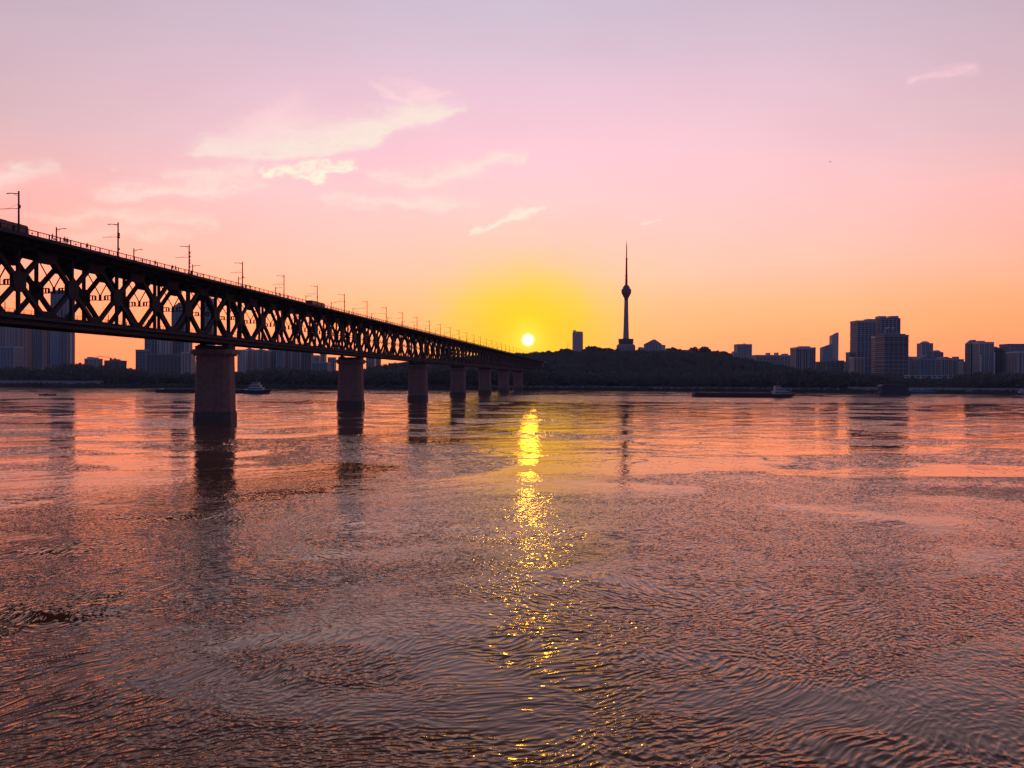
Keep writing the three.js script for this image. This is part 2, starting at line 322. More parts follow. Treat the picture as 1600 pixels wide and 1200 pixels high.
{
  const p0 = -12, p1 = 64, sOf = (k) => S1 + k * PANEL, sA = sOf(p0), sB = sOf(p1), len = sB - sA, mid = (sA + sB) / 2;
  const limit = 300, bin = {};                             // the 300 nearest of each kind are parts of their own
  const count = {};
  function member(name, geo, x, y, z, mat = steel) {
    count[name] = (count[name] ?? 0) + 1;
    if (count[name] <= limit) { const m = part(bridge, name, geo, mat); m.position.set(x, y, z); return; }
    const g = geo.clone(); g.translate(x, y, z); ((bin[name] ??= { mat, list: [] }).list).push(g);
  }
  const chordTop = bx(PANEL, 1.5, .8, 0, -.15, 0), chordBottom = bx(PANEL, 1.75, .8, 0, -.1, 0);
  const dg = (up) => bar([-PANEL / 2, up ? YB + .3 - YM : YT - .3 - YM, 0], [PANEL / 2, up ? YT - .3 - YM : YB + .3 - YM, 0], .96, up ? .74 : .86);
  const diagonalUp = dg(true), diagonalDown = dg(false);
  const vertical = bx(.62, YT - YB - 1.1, .66), post = bx(.95, YT - YB - 1.1, .9);
  const gussetMid = prism([[-1.75, -.95], [-1.0, -2.1], [1.0, -2.1], [1.75, -.95], [1.75, .95], [1.0, 2.1], [-1.0, 2.1], [-1.75, .95]], .98);
  const gussetLow = prism([[-2.7, -.95], [2.7, -.95], [2.6, .9], [1.2, 2.4], [-1.2, 2.4], [-2.6, .9]], .94), gussetTop = prism([[-3.3, .7], [3.3, .7], [3.2, -1.3], [1.5, -3.2], [-1.5, -3.2], [-3.2, -1.3]], .94);
  const beamUp = (() => { const g = prism([[-EDGE + .15, .52], [EDGE - .15, .52], [EDGE - .15, .1], [HALF, -1.3], [-HALF, -1.3], [-EDGE + .15, .1]], .4); g.rotateY(Math.PI / 2); return g; })();
  const beamLow = bx(.5, 1.1, 2 * HALF - .8);
  const sway = mergeGeometries([
    bx(.3, .16, 8.1, 0, -.62, 0), bx(.3, .2, 2.5, 0, .5, 2.55), bx(.3, .2, 2.5, 0, .5, -2.55), bx(.34, 1.5, .55, 0, -.02, 0),
    ...[1.3, 2.1, 3.55].flatMap((q, i) => [bx(.3, 1.02, i === 1 ? .22 : .4, 0, -.06, q), bx(.3, 1.02, i === 1 ? .22 : .4, 0, -.06, -q)]),
    bar([0, .6, .1], [0, YT - YM - .9, HALF - .5], .2, .2), bar([0, .6, -.1], [0, YT - YM - .9, -HALF + .5], .2, .2)]);
  for (let k = p0; k < p1; k++) {
    const s = sOf(k), c = s + PANEL / 2, support = ((k % 8) + 8) % 8 === 0;
    for (const z of [HALF, -HALF]) {
      member('top_chord', chordTop, c, YT, z); member('bottom_chord', chordBottom, c, YB, z);
      member('diagonal', diagonalUp, c, YM, z); member('diagonal', diagonalDown, c, YM, z);
      member('vertical', vertical, c, YM, z);
      member('gusset_plate', gussetMid, c, YM, z); member('gusset_plate', gussetTop, s, YT - .0, z); member('gusset_plate', gussetLow, s, YB, z);
      if (support) member('support_post', post, s, YM, z);
    }
    member('sway_frame', sway, c, YM, 0);
    member('floor_beam', beamUp, c, YT + .02, 0); member('floor_beam', beamUp, s + .01, YT + .02, 0);
    member('rail_deck_beam', beamLow, c, YB - .1, 0); member('rail_deck_beam', beamLow, s, YB - .1, 0);
  }
  for (const [name, { mat, list }] of Object.entries(bin)) stuffPart(bridge, name, list, mat);
  // upper deck
  const slab = prism([[-EDGE, -.16], [-EDGE, .2], [EDGE, .2], [EDGE, -.16]], len); slab.rotateY(Math.PI / 2); slab.translate(mid, DECK - .2, 0);
  part(bridge, 'deck_slab', slab, concreteDark);
  part(bridge, 'roadway', bx(len, .05, 17.6, mid, DECK + .03, 0), asphalt);
  for (const z of [1, -1]) {
    part(bridge, 'pavement', bx(len, .16, 1.5, mid, DECK + .08, z * 9.65), std(.2, .19, .18, .9));
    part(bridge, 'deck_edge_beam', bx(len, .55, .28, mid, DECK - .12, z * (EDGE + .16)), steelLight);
    part(bridge, 'stringer', bx(len, .7, .4, mid, DECK - .75, z * 7.6), steel);
    part(bridge, 'stringer', bx(len, .7, .4, mid, DECK - .75, z * 2.2), steel);
  }
  // parapet railing: posts, rails, cast ornaments
  const R = DECK + .16, step = 3.2, n = Math.round(len / step);
  const postG = bx(.2, 1.08, .2), pier = mergeGeometries([bx(.42, 1.22, .34), bx(.52, .12, .42, 0, .64, 0)]), orn = new THREE.OctahedronGeometry(.34); orn.scale(1, .75, .22);
  for (const z of [EDGE - .1, -EDGE + .1]) {
    const rest = [], ornaments = [];
    for (let i = 0; i <= n; i++) {
      const s = sA + i * step, big = i % 10 === 0;
      if (z > 0 && i < 300) { const m = part(bridge, big ? 'railing_pillar' : 'railing_post', big ? pier : postG, steel); m.position.set(s, R + .54, z); }
      else { const g = (big ? pier : postG).clone(); g.translate(s, R + .54, z); rest.push(g); }
      if (i < n && i % 2) { const g = orn.clone(); g.translate(s + step / 2, R + .52, z); ornaments.push(g); }
      for (const q of [.8, 1.6, 2.4]) { const g = bx(.05, .95, .05, s + q, R + .5, z); ornaments.push(g.toNonIndexed()); }
    }
    stuffPart(bridge, 'railing_post', rest, steel); stuffPart(bridge, 'railing_infill', ornaments, steel);
    part(bridge, 'handrail', bx(len, .14, .2, mid, R + 1.1, z), steel); part(bridge, 'lower_rail', bx(len, .1, .12, mid, R + .14, z), steel);
  }
  // railway deck
  part(bridge, 'railway_deck', bx(len, .3, 2 * HALF - 1, mid, YB + .62, 0), concreteDark);
  for (const q of [-2.7, -1.27, 1.27, 2.7]) part(bridge, 'rail', bx(len, .16, .08, mid, YB + .86, q), steel);
  for (const z of [1, -1]) {
    part(bridge, 'walkway', bx(len, .12, 1.0, mid, YB + .72, z * (HALF + .95)), concreteDark);
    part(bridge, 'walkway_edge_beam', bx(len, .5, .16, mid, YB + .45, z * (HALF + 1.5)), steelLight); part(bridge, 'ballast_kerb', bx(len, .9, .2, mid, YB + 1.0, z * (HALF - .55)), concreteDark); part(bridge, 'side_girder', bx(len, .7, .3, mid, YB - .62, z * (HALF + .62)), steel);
    const list = [];
    for (let s = sA; s < sB; s += 2) list.push(bx(.07, 1.25, .07, s, YB + 1.4, z * (HALF + 1.4)));
    for (let s = sA; s < sB; s += 8) list.push(bx(.12, 2.6, .12, s + 3, YB + 2.0, z * (HALF + 1.35)), bx(.14, .6, 1.0, s, YB + .35, z * (HALF + .85)));
    list.push(bx(len, .07, .07, mid, YB + 2.0, z * (HALF + 1.4)), bx(len, .06, .06, mid, YB + 1.45, z * (HALF + 1.4)));
    stuffPart(bridge, 'walkway_railing', list, steel);
  }
  // lateral bracing under the rail deck
  const lat = []; for (let k = p0; k < p1; k++) { const s = sOf(k); lat.push(bar([s, YB - .45, HALF - .4], [s + PANEL, YB - .45, -HALF + .4], .25, .3), bar([s, YB - .46, -HALF + .4], [s + PANEL, YB - .46, HALF - .4], .25, .3)); }
  stuffPart(bridge, 'lateral_bracing', lat, steel);
}

// piers
{
  const stone = new THREE.MeshPhysicalMaterial({ roughness: .95, specularIntensity: .2, map: grainTexture(256, (u, v) => { const n = torus(u, v, 4) * .5 + torus(u, v, 14, noiseB) * .35 + torus(u, v * 1, 40) * .2, k = 114 + 22 * n; return [k * 1.08, k * .84, k * .78]; }) });
  const wet = new THREE.MeshPhysicalMaterial({ roughness: .6, specularIntensity: .6, map: grainTexture(128, (u, v) => { const n = torus(u, v, 5) * .5 + torus(u, v, 18, noiseB) * .4, k = 70 + 18 * n; return [k * 1.05, k * .9, k * .84]; }) });
  const plan = (a, b, ch) => [[-a, -b + ch], [-a + ch, -b], [a - ch, -b], [a, -b + ch], [a, b - ch], [a - ch, b], [-a + ch, b], [-a, b - ch]];
  const up = (outline, h, y, top = 1) => {                     // a standing prism, its upper end scaled
    const g = new THREE.ExtrudeGeometry(new THREE.Shape(outline.map(([x, z]) => new THREE.Vector2(x, z))), { depth: h, bevelEnabled: false }); g.rotateX(-Math.PI / 2);
    const p = g.attributes.position, u = g.attributes.uv; for (let i = 0; i < p.count; i++) { const t = p.getY(i) / h, k = mix(1, top, t); p.setXYZ(i, p.getX(i) * k, p.getY(i) + y, p.getZ(i) * k); u.setXY(i, (p.getX(i) + p.getZ(i)) / 9, p.getY(i) / 9); }
    g.computeVertexNormals(); return g;
  };
  const TOPY = 24.0;
  const where = ['leftmost, beyond the picture edge', 'nearest large stone pier beside the moored towboat', 'second stone pier from the left under the bridge', 'third stone pier from the left under the bridge', 'fourth stone pier from the left under the bridge', 'fifth stone pier from the left under the bridge', 'sixth stone pier from the left under the bridge', 'seventh stone pier near the far bank', 'eighth stone pier at the far bank'];
  for (let i = 0; i < 9; i++) {
    const s = S1 + (i - 1) * 128, p = bw(s, 0, 0);
    const t = thing('bridge_pier', i ? `reddish ${where[i]}` : 'reddish stone pier left of the picture edge', 'bridge pier', [p.x, -3, p.z], BTURN, 'piers of the bridge');
    // courses of masonry, each a little proud of the joint below
    const courses = 12, h = (TOPY - 2.6 + 3 - 6.5) / courses;
    part(t, 'pier_base', up(plan(3.75, 6.5, 1.6), 6.4, 0, .99), wet, 'water-stained base of the pier');
    part(t, 'pier_core', up(plan(3.3, 6.0, 1.5), TOPY - 2.6 + 3 - 6.5, 6.42, .93), stone);
    for (let c = 0; c < courses; c++) part(t, 'masonry_course', up(plan(3.42 - .018 * c, 6.12 - .03 * c, 1.5), h - .09, 6.46 + c * h, .996), stone);
    part(t, 'pier_cap', up(plan(3.55, 6.4, 1.5), .6, TOPY + .38), stone);
    part(t, 'pier_cap', up(plan(4.15, 7.2, 1.5), 1.0, TOPY + 1.02), stone, 'wide overhanging capital of the pier');
    part(t, 'pier_cap', up(plan(3.6, 6.6, 1.3), .5, TOPY + 2.04), stone);
    part(t, 'bearing_plinth', bx(4.6, 1.15, 11.4, 0, TOPY + 3.12, 0), concreteDark);
    for (const z of [HALF, -HALF]) { part(t, 'bridge_bearing', bx(1.3, YB - .63 - TOPY - .32, 1.0, 0, (YB - .63 + TOPY + .32) / 2 + 3, z), steel); part(t, 'bearing_block', bx(2.4, .5, 1.9, 0, TOPY + 3.95, z), concreteDark); }
  }
  // abutment tower on the far bank
  const p = bw(S1 + 64 * PANEL + 6, 0, 0), t = thing('bridge_abutment', 'dark stone abutment where the bridge meets the wooded hill', 'abutment', [p.x, 0, p.z], BTURN);
  part(t, 'abutment_wall', up(plan(8, 8.5, 1), 42, 0, .98), stone); part(t, 'abutment_cap', up(plan(8.6, 11, 1), 1.2, 42), stone);
  const q = bw(S1 + 64 * PANEL + 95, 0, 0), v = thing('approach_viaduct', 'road viaduct leading from the abutment into the trees', 'viaduct', [q.x, 0, q.z], BTURN);
  part(v, 'deck', bx(160, 1.6, 20, 0, DECK - .9, 0), concreteDark); part(v, 'parapet', bx(160, 1.1, .3, 0, DECK + .5, 9.8), stone); part(v, 'parapet', bx(160, 1.1, .3, 0, DECK + .5, -9.8), stone);
  for (const x of [-60, -30, 0, 30, 60]) part(v, 'column', bx(2.4, 40, 14, x, 21.2, 0), stone);
  part(t, 'parapet', bx(15, 1.2, .4, 0, 43.8, 10.3), stone); part(t, 'parapet', bx(15, 1.2, .4, 0, 43.8, -10.3), stone);
}

// street lamps along both kerbs
const ORD = ['first', 'second', 'third', 'fourth', 'fifth', 'sixth', 'seventh', 'eighth', 'ninth', 'tenth', 'eleventh', 'twelfth', 'thirteenth', 'fourteenth', 'fifteenth', 'sixteenth', 'seventeenth', 'eighteenth', 'nineteenth', 'twentieth', 'twenty-first', 'twenty-second', 'twenty-third', 'twenty-fourth', 'twenty-fifth', 'twenty-sixth', 'twenty-seventh', 'twenty-eighth', 'twenty-ninth', 'thirtieth', 'thirty-first', 'thirty-second', 'thirty-third', 'thirty-fourth', 'thirty-fifth', 'thirty-sixth'];
{
  const pole = std(.025, .025, .03, .6);
  function lamp(side, boxes) {
    const t = new THREE.Group(); t.name = 'street_lamp';
    part(t, 'pole', mergeGeometries([rod([0, 0, 0], [0, 8.5, 0], .2, .15), rod([0, 0, 0], [0, .5, 0], .34, .28)]), pole);
    part(t, 'lamp_arm', mergeGeometries([rod([0, 7.95, 0], [0, 8.15, -2.1], .09, .08), rod([0, 7.4, 0], [0, 8.05, -1.2], .035)]), pole);
    const head = new THREE.SphereGeometry(.5, 10, 6); head.scale(.34, .2, .95); head.translate(0, 8.08, -2.4); part(t, 'lamp_head', head, pole);
    part(t, 'wire_bracket', mergeGeometries([rod([0, 5.0, 0], [0, 5.0, -4.2], .06), rod([0, 6.0, 0], [0, 5.02, -2.6], .025)]), pole);
    for (const [y, w, h] of boxes) part(t, 'equipment_box', bx(w, h, .34, 0, y, .12), pole);
    if (side < 0) t.rotation.y = Math.PI;
    return t;
  }
  const kinds = [[[5.4, .42, .7], [1.6, .62, .62]], [[5.6, .55, .8], [4.9, .7, .4], [2.1, .5, .5]], [[6.3, .45, .6], [5.2, .5, .6], [4.2, .4, .4], [3.4, .45, .5], [2.3, .5, .4]], [[3.6, .4, .5]], [[4.9, .5, .5], [3.0, .4, .4]], []];
  for (const side of [1, -1]) for (let i = 0; i < 34; i++) {
    const s = S1 - 1 + 31 * (i - 3) + (side < 0 ? 4 : 0); if (s > S1 + 64 * PANEL - 5) break;
    const p = bw(s, DECK + .16, side * (EDGE - .75));
    const l = lamp(side, side > 0 ? (i < 4 ? kinds[i] : kinds[[3, 4, 5, 3, 5][i % 5]]) : []);
    l.name = numbered('street_lamp'); l.position.copy(p); l.rotation.y = BTURN + (side < 0 ? Math.PI : 0) + rr(-.03, .03);
    l.userData = { label: `${ORD[i]} street lamp from the left along the ${side > 0 ? 'near' : 'far'} railing of the bridge`, category: 'street lamp', group: `street lamps on the ${side > 0 ? 'near' : 'far'} side of the bridge` };
    scene.add(l);
  }
}

// traffic on the upper deck
function bus(label, s, off, L, paint) {
  const p = bw(s, DECK + .06, off), t = thing('bus', label, 'bus', [p.x, p.y, p.z], BTURN, 'buses on the bridge');
  const glass = std(.015, .02, .03, .1), tyre = std(.02, .02, .02, .9);
  const prof = [[-L / 2, .35], [L / 2 - .1, .35], [L / 2, .9], [L / 2 - .12, 2.45], [L / 2 - .4, 2.78], [-L / 2 + .3, 2.78], [-L / 2, 2.6]];
  part(t, 'body', prism(prof, 2.3, .1), paint);
  part(t, 'roof_unit', bx(L * .3, .16, 1.6, -L * .1, 2.95, 0), paint);
  for (const z of [1.27, -1.27]) { const w = Math.floor(L / 1.7); for (let i = 0; i < w; i++) part(t, 'window', bx(1.45, .95, .05, -L / 2 + .9 + i * (L - 1.2) / w, 2.05, z), glass); }
  part(t, 'windscreen', bx(.05, 1.5, 2.1, L / 2 + .02, 1.95, 0), glass);
  for (const x of [-L * .3, L * .32]) for (const z of [1.1, -1.1]) { const g = new THREE.CylinderGeometry(.5, .5, .3, 16); g.rotateX(Math.PI / 2); const wl = part(t, 'wheel', g, tyre); wl.position.set(x, .5, z); const hub = new THREE.CylinderGeometry(.24, .24, .34, 10); hub.rotateX(Math.PI / 2); part(wl, 'hub', hub, steelLight); }
}
bus('dark blue bus cut by the left picture edge on the bridge deck', 157.6, 5.4, 12, std(.02, .03, .06, .5));
bus('second bus far along the bridge deck beside the lamp poles', 322, 5.2, 14, std(.03, .03, .04, .5));
// people on the near pavement
function figure(stride, armBend) {
  const J = [], cap = (a, b, ra, rb) => J.push([a, b, ra, rb]);
  cap([0, 1.62, 0], [.02, 1.68, 0], .098, .10); cap([0, 1.42, 0], [0, 1.56, 0], .06, .055);
  cap([0, 1.36, -.14], [0, 1.36, .14], .10, .10); cap([0, 1.32, 0], [0, 1.0, 0], .155, .13); cap([0, .95, -.08], [0, .95, .08], .13, .13);
  for (const q of [1, -1]) {
    const f = q * stride;
    cap([0, .92, q * .09], [f * .45, .5, q * .10], .095, .062); cap([f * .45, .5, q * .10], [f * .72 - .06, .08, q * .10], .06, .04); cap([f * .72 - .06, .06, q * .10], [f * .72 + .12, .045, q * .12], .045, .035);
    cap([0, 1.38, q * .19], [-f * .3, 1.1, q * .23], .055, .045); cap([-f * .3, 1.1, q * .23], [-f * .3 + armBend, .86, q * .22], .042, .034); cap([-f * .3 + armBend, .86, q * .22], [-f * .3 + armBend + .05, .76, q * .21], .036, .022);
  }
  const N = 64, mc = new MarchingCubes(N, std(.05, .05, .06), false, false, 60000); mc.isolation = 0;
  const sc = .95, oy = .88;
  for (let k = 0; k < N; k++) for (let j = 0; j < N; j++) for (let i = 0; i < N; i++) {
    const x = (i / (N / 2) - 1) * sc, y = (j / (N / 2) - 1) * sc + oy, z = (k / (N / 2) - 1) * sc; let d = 9;
    for (const [a, b, ra, rb] of J) {
      const ux = b[0] - a[0], uy = b[1] - a[1], uz = b[2] - a[2], t = clamp(((x - a[0]) * ux + (y - a[1]) * uy + (z - a[2]) * uz) / (ux * ux + uy * uy + uz * uz));
      const q = Math.hypot(x - a[0] - t * ux, y - a[1] - t * uy, z - a[2] - t * uz) - mix(ra, rb, t), h = clamp(.5 + .5 * (d - q) / .04);
      d = mix(d, q, h) - .04 * h * (1 - h);
    }
    mc.field[i + j * N + k * N * N] = -d;
  }
  mc.update();
  const g = new THREE.BufferGeometry(), c = mc.count;
  g.setAttribute('position', new THREE.BufferAttribute(mc.positionArray.slice(0, c * 3), 3)); g.setAttribute('normal', new THREE.BufferAttribute(mc.normalArray.slice(0, c * 3), 3));
  g.scale(sc, sc, sc); g.translate(0, oy, 0); return g;
}
{
  const bodies = [figure(.42, .1), figure(.12, .28)], hairG = (() => { const g = new THREE.SphereGeometry(.118, 12, 8, 0, Math.PI * 2, 0, Math.PI * .6); g.translate(-.005, 1.675, 0); return g; })();
  const hair = std(.015, .013, .012, .8), cloth = [std(.05, .05, .07), std(.10, .05, .05), std(.07, .07, .06)];
  [[166.8, 'dark figure walking just right of the bus by the railing', 0, 9.5], [170.2, 'left one of two figures standing by the first far lamp', 1, 9.7], [171.1, 'right one of two figures standing by the first far lamp', 1, 9.6],
    [177.5, 'lone figure walking between the first two near lamps', 0, 9.6], [203.3, 'bulky figure standing at the railing left of the third near lamp', 1, 9.7], [211.4, 'left one of a pair walking toward the third near lamp', 0, 9.6], [212.6, 'right one of a pair walking toward the third near lamp', 0, 9.7],
    [255.5, 'figure at the railing just right of the lamp above the pier', 0, 9.6], [278, 'small figure by the railing left of the second bus', 1, 9.6]].forEach(([s, label, k, off], i) => {
    const p = bw(s, DECK + .165, off), t = thing('person', label, 'person', [p.x, p.y, p.z], BTURN + (i % 2 ? Math.PI : 0) + rr(-.3, .3), 'people on the bridge pavement');
    part(t, 'body', bodies[k], cloth[i % 3]); part(t, 'hair', hairG, hair);
  });
}

// ---------------------------------------------------------------- buildings on the far bank
const facadeTex = [0, 1, 2].map((kind) => grainTexture(256, (u, v, i, j) => {
  const f = (j % 32) / 32, b = (i % 32) / 32, cellN = noiseA.noise(Math.floor(i / 32) * 7.3 + kind * 31, Math.floor(j / 32) * 5.1);
  let k = 205 + 10 * torus(u, v, 18) + 4 * noiseB.noise(i, j);
  if (kind === 0 && f > .30 && f < .78 && b > .2 && b < .82) k = 96 + 34 * cellN;
  if (kind === 1 && f > .34 && f < .86) k = 100 + 24 * cellN;
  if (kind === 2 && b > .24 && b < .80) k = f > .1 ? 104 + 22 * cellN : 150;
  return [k, k, k];
}));
const wallMats = {};
function wallMat(kind, tint) {
  const key = kind + tint.join();
  return wallMats[key] ??= (() => { const t = facadeTex[kind].clone(); t.repeat.set(1 / 28, 1 / 26); t.needsUpdate = true; return new THREE.MeshStandardMaterial({ map: t, color: color(...tint), roughness: .75 }); })();
}
const trimMats = {}; const trim = (c) => trimMats[c.join()] ??= std(...c, .8);
function uvBox(w, h, d, y) {
  const g = bx(w, h, d, 0, y + h / 2, 0), p = g.attributes.position, n = g.attributes.normal, u = g.attributes.uv;
  for (let i = 0; i < p.count; i++) Math.abs(n.getX(i)) > .5 ? u.setXY(i, p.getZ(i), p.getY(i)) : u.setXY(i, p.getX(i), Math.abs(n.getY(i)) > .5 ? p.getZ(i) * .001 : p.getY(i));
  return g;
}
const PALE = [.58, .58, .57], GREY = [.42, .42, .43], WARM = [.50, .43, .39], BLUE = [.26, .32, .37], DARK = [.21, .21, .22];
const GROUND = BANK - 1;
// a block seen between px0 and px1 with its top at py, that far ahead
function block(label, px0, px1, py, ahead, o = {}) {
  const A = at(px0, py, ahead), B = at(px1, py, ahead), w = B.x - A.x, y0 = o.base ?? GROUND, h = (A.y + B.y) / 2 - y0, d = o.depth ?? Math.max(14, Math.min(26, w * .8)), tint = o.tint ?? GREY, kind = o.kind ?? 0;
  const t = thing(o.name ?? 'apartment_tower', label, o.category ?? 'building', [(A.x + B.x) / 2, y0, -ahead - d / 2], o.turn ?? 0, o.group);
  const roofH = o.flat ? 0 : Math.min(3.2, h * .05);
  if (o.slope) {                                             // a roof that rises to one side
    const s = o.slope; part(t, 'wall', prism([[-w / 2, 0], [w / 2, 0], [w / 2, h - (s < 0 ? -s : 0)], [-w / 2, h - (s > 0 ? s : 0)]], d), trim(tint.map((v) => v * .8)));
  } else part(t, 'wall', uvBox(w, h - roofH, d, 0), wallMat(kind, tint));
  const T = trim(tint.map((v) => v * .95)), D = trim(tint.map((v) => v * .55));
  const n = o.bays ?? Math.max(2, Math.round(w / 7));
  if (!o.slope) {
    for (let i = 0; i <= n; i++) part(t, 'pilaster', bx(.9, h - roofH - .5, .7, -w / 2 + .45 + i * (w - .9) / n, (h - roofH - .5) / 2, d / 2 + .34), T);
    if (roofH) part(t, 'parapet', bx(w + .8, roofH, d + .8, 0, h - roofH / 2, 0), o.cap ? D : T);
  }
  for (const [a, b, up] of o.roof ?? []) part(t, 'roof_house', bx((b - a) * w, up, d * .55, (-.5 + (a + b) / 2) * w, h + up / 2 - .02, 0), T);
  for (const f of o.bands ?? []) part(t, 'floor_band', bx(w + .9, 1.1, d + .9, 0, h * f, 0), o.bandTint ? trim(o.bandTint) : T);
  if (o.dome) { const g = new THREE.SphereGeometry(w * o.dome, 16, 8, 0, Math.PI * 2, 0, Math.PI / 2); g.scale(1, .5, .7); g.translate(0, h - .05, 0); part(t, 'dome', g, T); }
  if (o.gable) { part(t, 'roof', prism([[-w / 2 - .6, 0], [w / 2 + .6, 0], [w * (o.gx ?? 0), o.gable]], d), D).position.y = h - .02; }
  for (const [f, up] of o.mast ?? []) part(t, 'mast', rod([(-.5 + f) * w, h - .1, 0], [(-.5 + f) * w, h + up, 0], .35, .12, 6), D);
  return t;
}
// left of the first pier, upstream
const LG = 'towers behind the left bank';
block('pale narrow tower at the left picture edge behind the bridge', -14, 10, 500, 1700, { tint: GREY, kind: 2, group: LG });
block('grey apartment tower second from the left picture edge', 9, 26, 498, 1660, { tint: PALE, kind: 2, group: LG });
block('low dark block in front of the left towers', -10, 22, 541, 1450, { tint: BLUE, kind: 0, group: LG });
block('warm grey slab right of the low dark block', 25, 41, 503, 1600, { tint: WARM, kind: 2, bays: 4, group: LG });
block('grey striped tower third before the tallest left tower', 40, 56, 500, 1640, { tint: GREY, kind: 2, bays: 5, group: LG });
block('dark blue tower second before the tallest left tower', 55, 67, 501, 1580, { tint: BLUE, kind: 2, group: LG });
block('grey tower directly left of the tallest left tower', 66, 81, 499, 1620, { tint: GREY, kind: 2, group: LG });
{
  const t = block('tallest glass tower on the left seen through the truss', 79, 106, 455, 1560, { tint: BLUE, kind: 1, cap: true, name: 'office_tower', roof: [[.02, .98, 3]], group: LG });
  const w = at(106, 500, 1560).x - at(79, 500, 1560).x; part(t, 'glass_bay', bx(w * .5, 128, 1.2, -w * .22, 70, 13.2), std(.10, .19, .24, .25)); part(t, 'corner_fin', bx(2.4, 172, 3, w / 2 + 1.6, 87, 6), trim(WARM));
}
block('pinkish slim tower edge right of the tallest left tower', 106, 111, 461, 1640, { tint: WARM, kind: 2, bays: 2, group: LG });
block('small low house left of the construction crane', 132, 152, 560, 1350, { tint: GREY, roof: [[.1, .4, 3], [.6, .8, 2]] });
block('low roof under the construction crane', 163, 188, 563, 1380, { tint: DARK, roof: [[.3, .7, 2.4]] });
{
  const p = at(172, 566, 1400), t = thing('tower_crane', 'thin construction crane above the trees on the left bank', 'crane', [p.x, GROUND, p.z]);
  const H = at(172, 559.5, 1400).y - GROUND, cm = std(.2, .1, .06, .6);
  part(t, 'mast', bx(1.4, H, 1.4, 0, H / 2, 0), cm); part(t, 'jib', mergeGeometries([bar([0, H + .6, 0], [-26, H + 3.2, 0], .8, .8), bar([0, H + 4, 0], [-20, H + 2.8, 0], .25, .25)]), cm); part(t, 'counter_jib', bar([0, H + .4, 0], [11, H - .6, 0], .9, .9), cm); part(t, 'counterweight', bx(3, 2.4, 1.6, 9.5, H - 1.6, 0), cm); part(t, 'cab', bx(2, 2.2, 1.8, 1.6, H - 1.3, 0), cm);
}
const MG = 'blocks behind the nearest pier';
block('stepped blue block left of the nearest pier', 212, 228, 546, 1400, { tint: BLUE, kind: 1, group: MG });
block('wide blue block under the bridge left of nearest pier', 226, 247, 521, 1440, { tint: BLUE, kind: 1, group: MG });
block('pale bay block in the blue group left of nearest pier', 246, 264, 523, 1420, { tint: PALE, kind: 2, bays: 4, group: MG });
block('blue tower with peaked roof seen through the truss', 268, 289, 482, 1460, { tint: BLUE, kind: 1, gable: 12, gx: .05, name: 'office_tower', group: MG });
block('dark lower block in front of the peaked tower', 229, 296, 553, 1350, { tint: DARK, kind: 1, group: MG });
block('narrow cyan slab touching the nearest pier', 288, 296, 527, 1430, { tint: PALE, kind: 2, bays: 2, group: MG });
block('blue tower hidden behind the truss above nearest pier', 317, 332, 466, 1500, { tint: BLUE, kind: 1, group: MG });
block('small grey block right behind the nearest pier', 283, 300, 550, 1300, { tint: WARM, kind: 0, group: MG });
const RG = 'apartment row between the two nearest piers';
[[371, 384, 546, PALE], [384, 394, 545, GREY], [394, 403, 546, PALE], [403, 411, 546, BLUE], [411, 420, 547, GREY], [420, 432, 545.5, BLUE], [432, 443, 540, BLUE], [443, 455, 541, GREY], [455, 470, 541, GREY], [470, 487, 542, DARK]].forEach(([a, b, y, tint], i) =>
  block(`${ORD[i]} slab from the left in the apartment row between the two nearest piers`, a, b - .4, y, 1500 + 25 * (i % 3), { tint, kind: i % 2 ? 2 : 0, bays: 3, roof: i % 2 ? [[.2, .6, 2]] : [], group: RG }));
block('low pale block left of the second pier', 487, 512, 566, 1420, { tint: BLUE, kind: 0 });
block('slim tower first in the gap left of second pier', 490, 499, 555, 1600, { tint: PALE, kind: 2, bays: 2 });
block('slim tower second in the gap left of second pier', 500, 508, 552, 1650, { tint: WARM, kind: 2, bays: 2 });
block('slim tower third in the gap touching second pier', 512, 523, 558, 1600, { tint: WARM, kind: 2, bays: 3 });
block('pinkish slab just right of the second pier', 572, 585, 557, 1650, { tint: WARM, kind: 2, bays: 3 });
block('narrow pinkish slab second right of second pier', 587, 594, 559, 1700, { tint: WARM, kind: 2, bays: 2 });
// behind and on the hill
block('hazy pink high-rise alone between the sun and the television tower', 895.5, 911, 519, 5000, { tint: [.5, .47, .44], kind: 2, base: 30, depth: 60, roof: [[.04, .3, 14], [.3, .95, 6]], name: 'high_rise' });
{ const p = at(887, 548, 1540); const t = thing('radio_mast', 'thin mast on the ridge left of the pink high-rise', 'mast', [p.x, landY(p.x, 1540) - .5, p.z]); part(t, 'pole', rod([0, 0, 0], [0, at(887, 533, 1540).y - landY(p.x, 1540), 0], .45, .12, 6), std(.08, .08, .09)); part(t, 'antenna', bx(1.6, .3, .3, 0, at(887, 536, 1540).y - landY(p.x, 1540), 0), std(.08, .08, .09)); }
{
  const t = block('pitched-roof pavilion on the ridge right of the television tower', 1009, 1034, 537.5, 1560, { tint: GREY, kind: 0, base: 62, gable: 10, gx: .05, name: 'hilltop_pavilion', flat: true });
  part(t, 'side_wing', bx(9, 14, 10, 21, 17, 0), trim(GREY)); part(t, 'side_wing', bx(12, 10, 10, -20, 12, 2), trim(GREY));
}
block('low terrace building along the ridge right of the pavilion', 1041, 1066, 548.5, 1540, { tint: PALE, base: 58, kind: 1 });
block('small terrace building at the right end of the ridge', 1066, 1079, 546.5, 1545, { tint: GREY, base: 58 });
block('square block behind the right slope of the hill', 1152, 1175, 537.5, 1700, { tint: GREY, kind: 0, roof: [[.55, .62, 2]] });
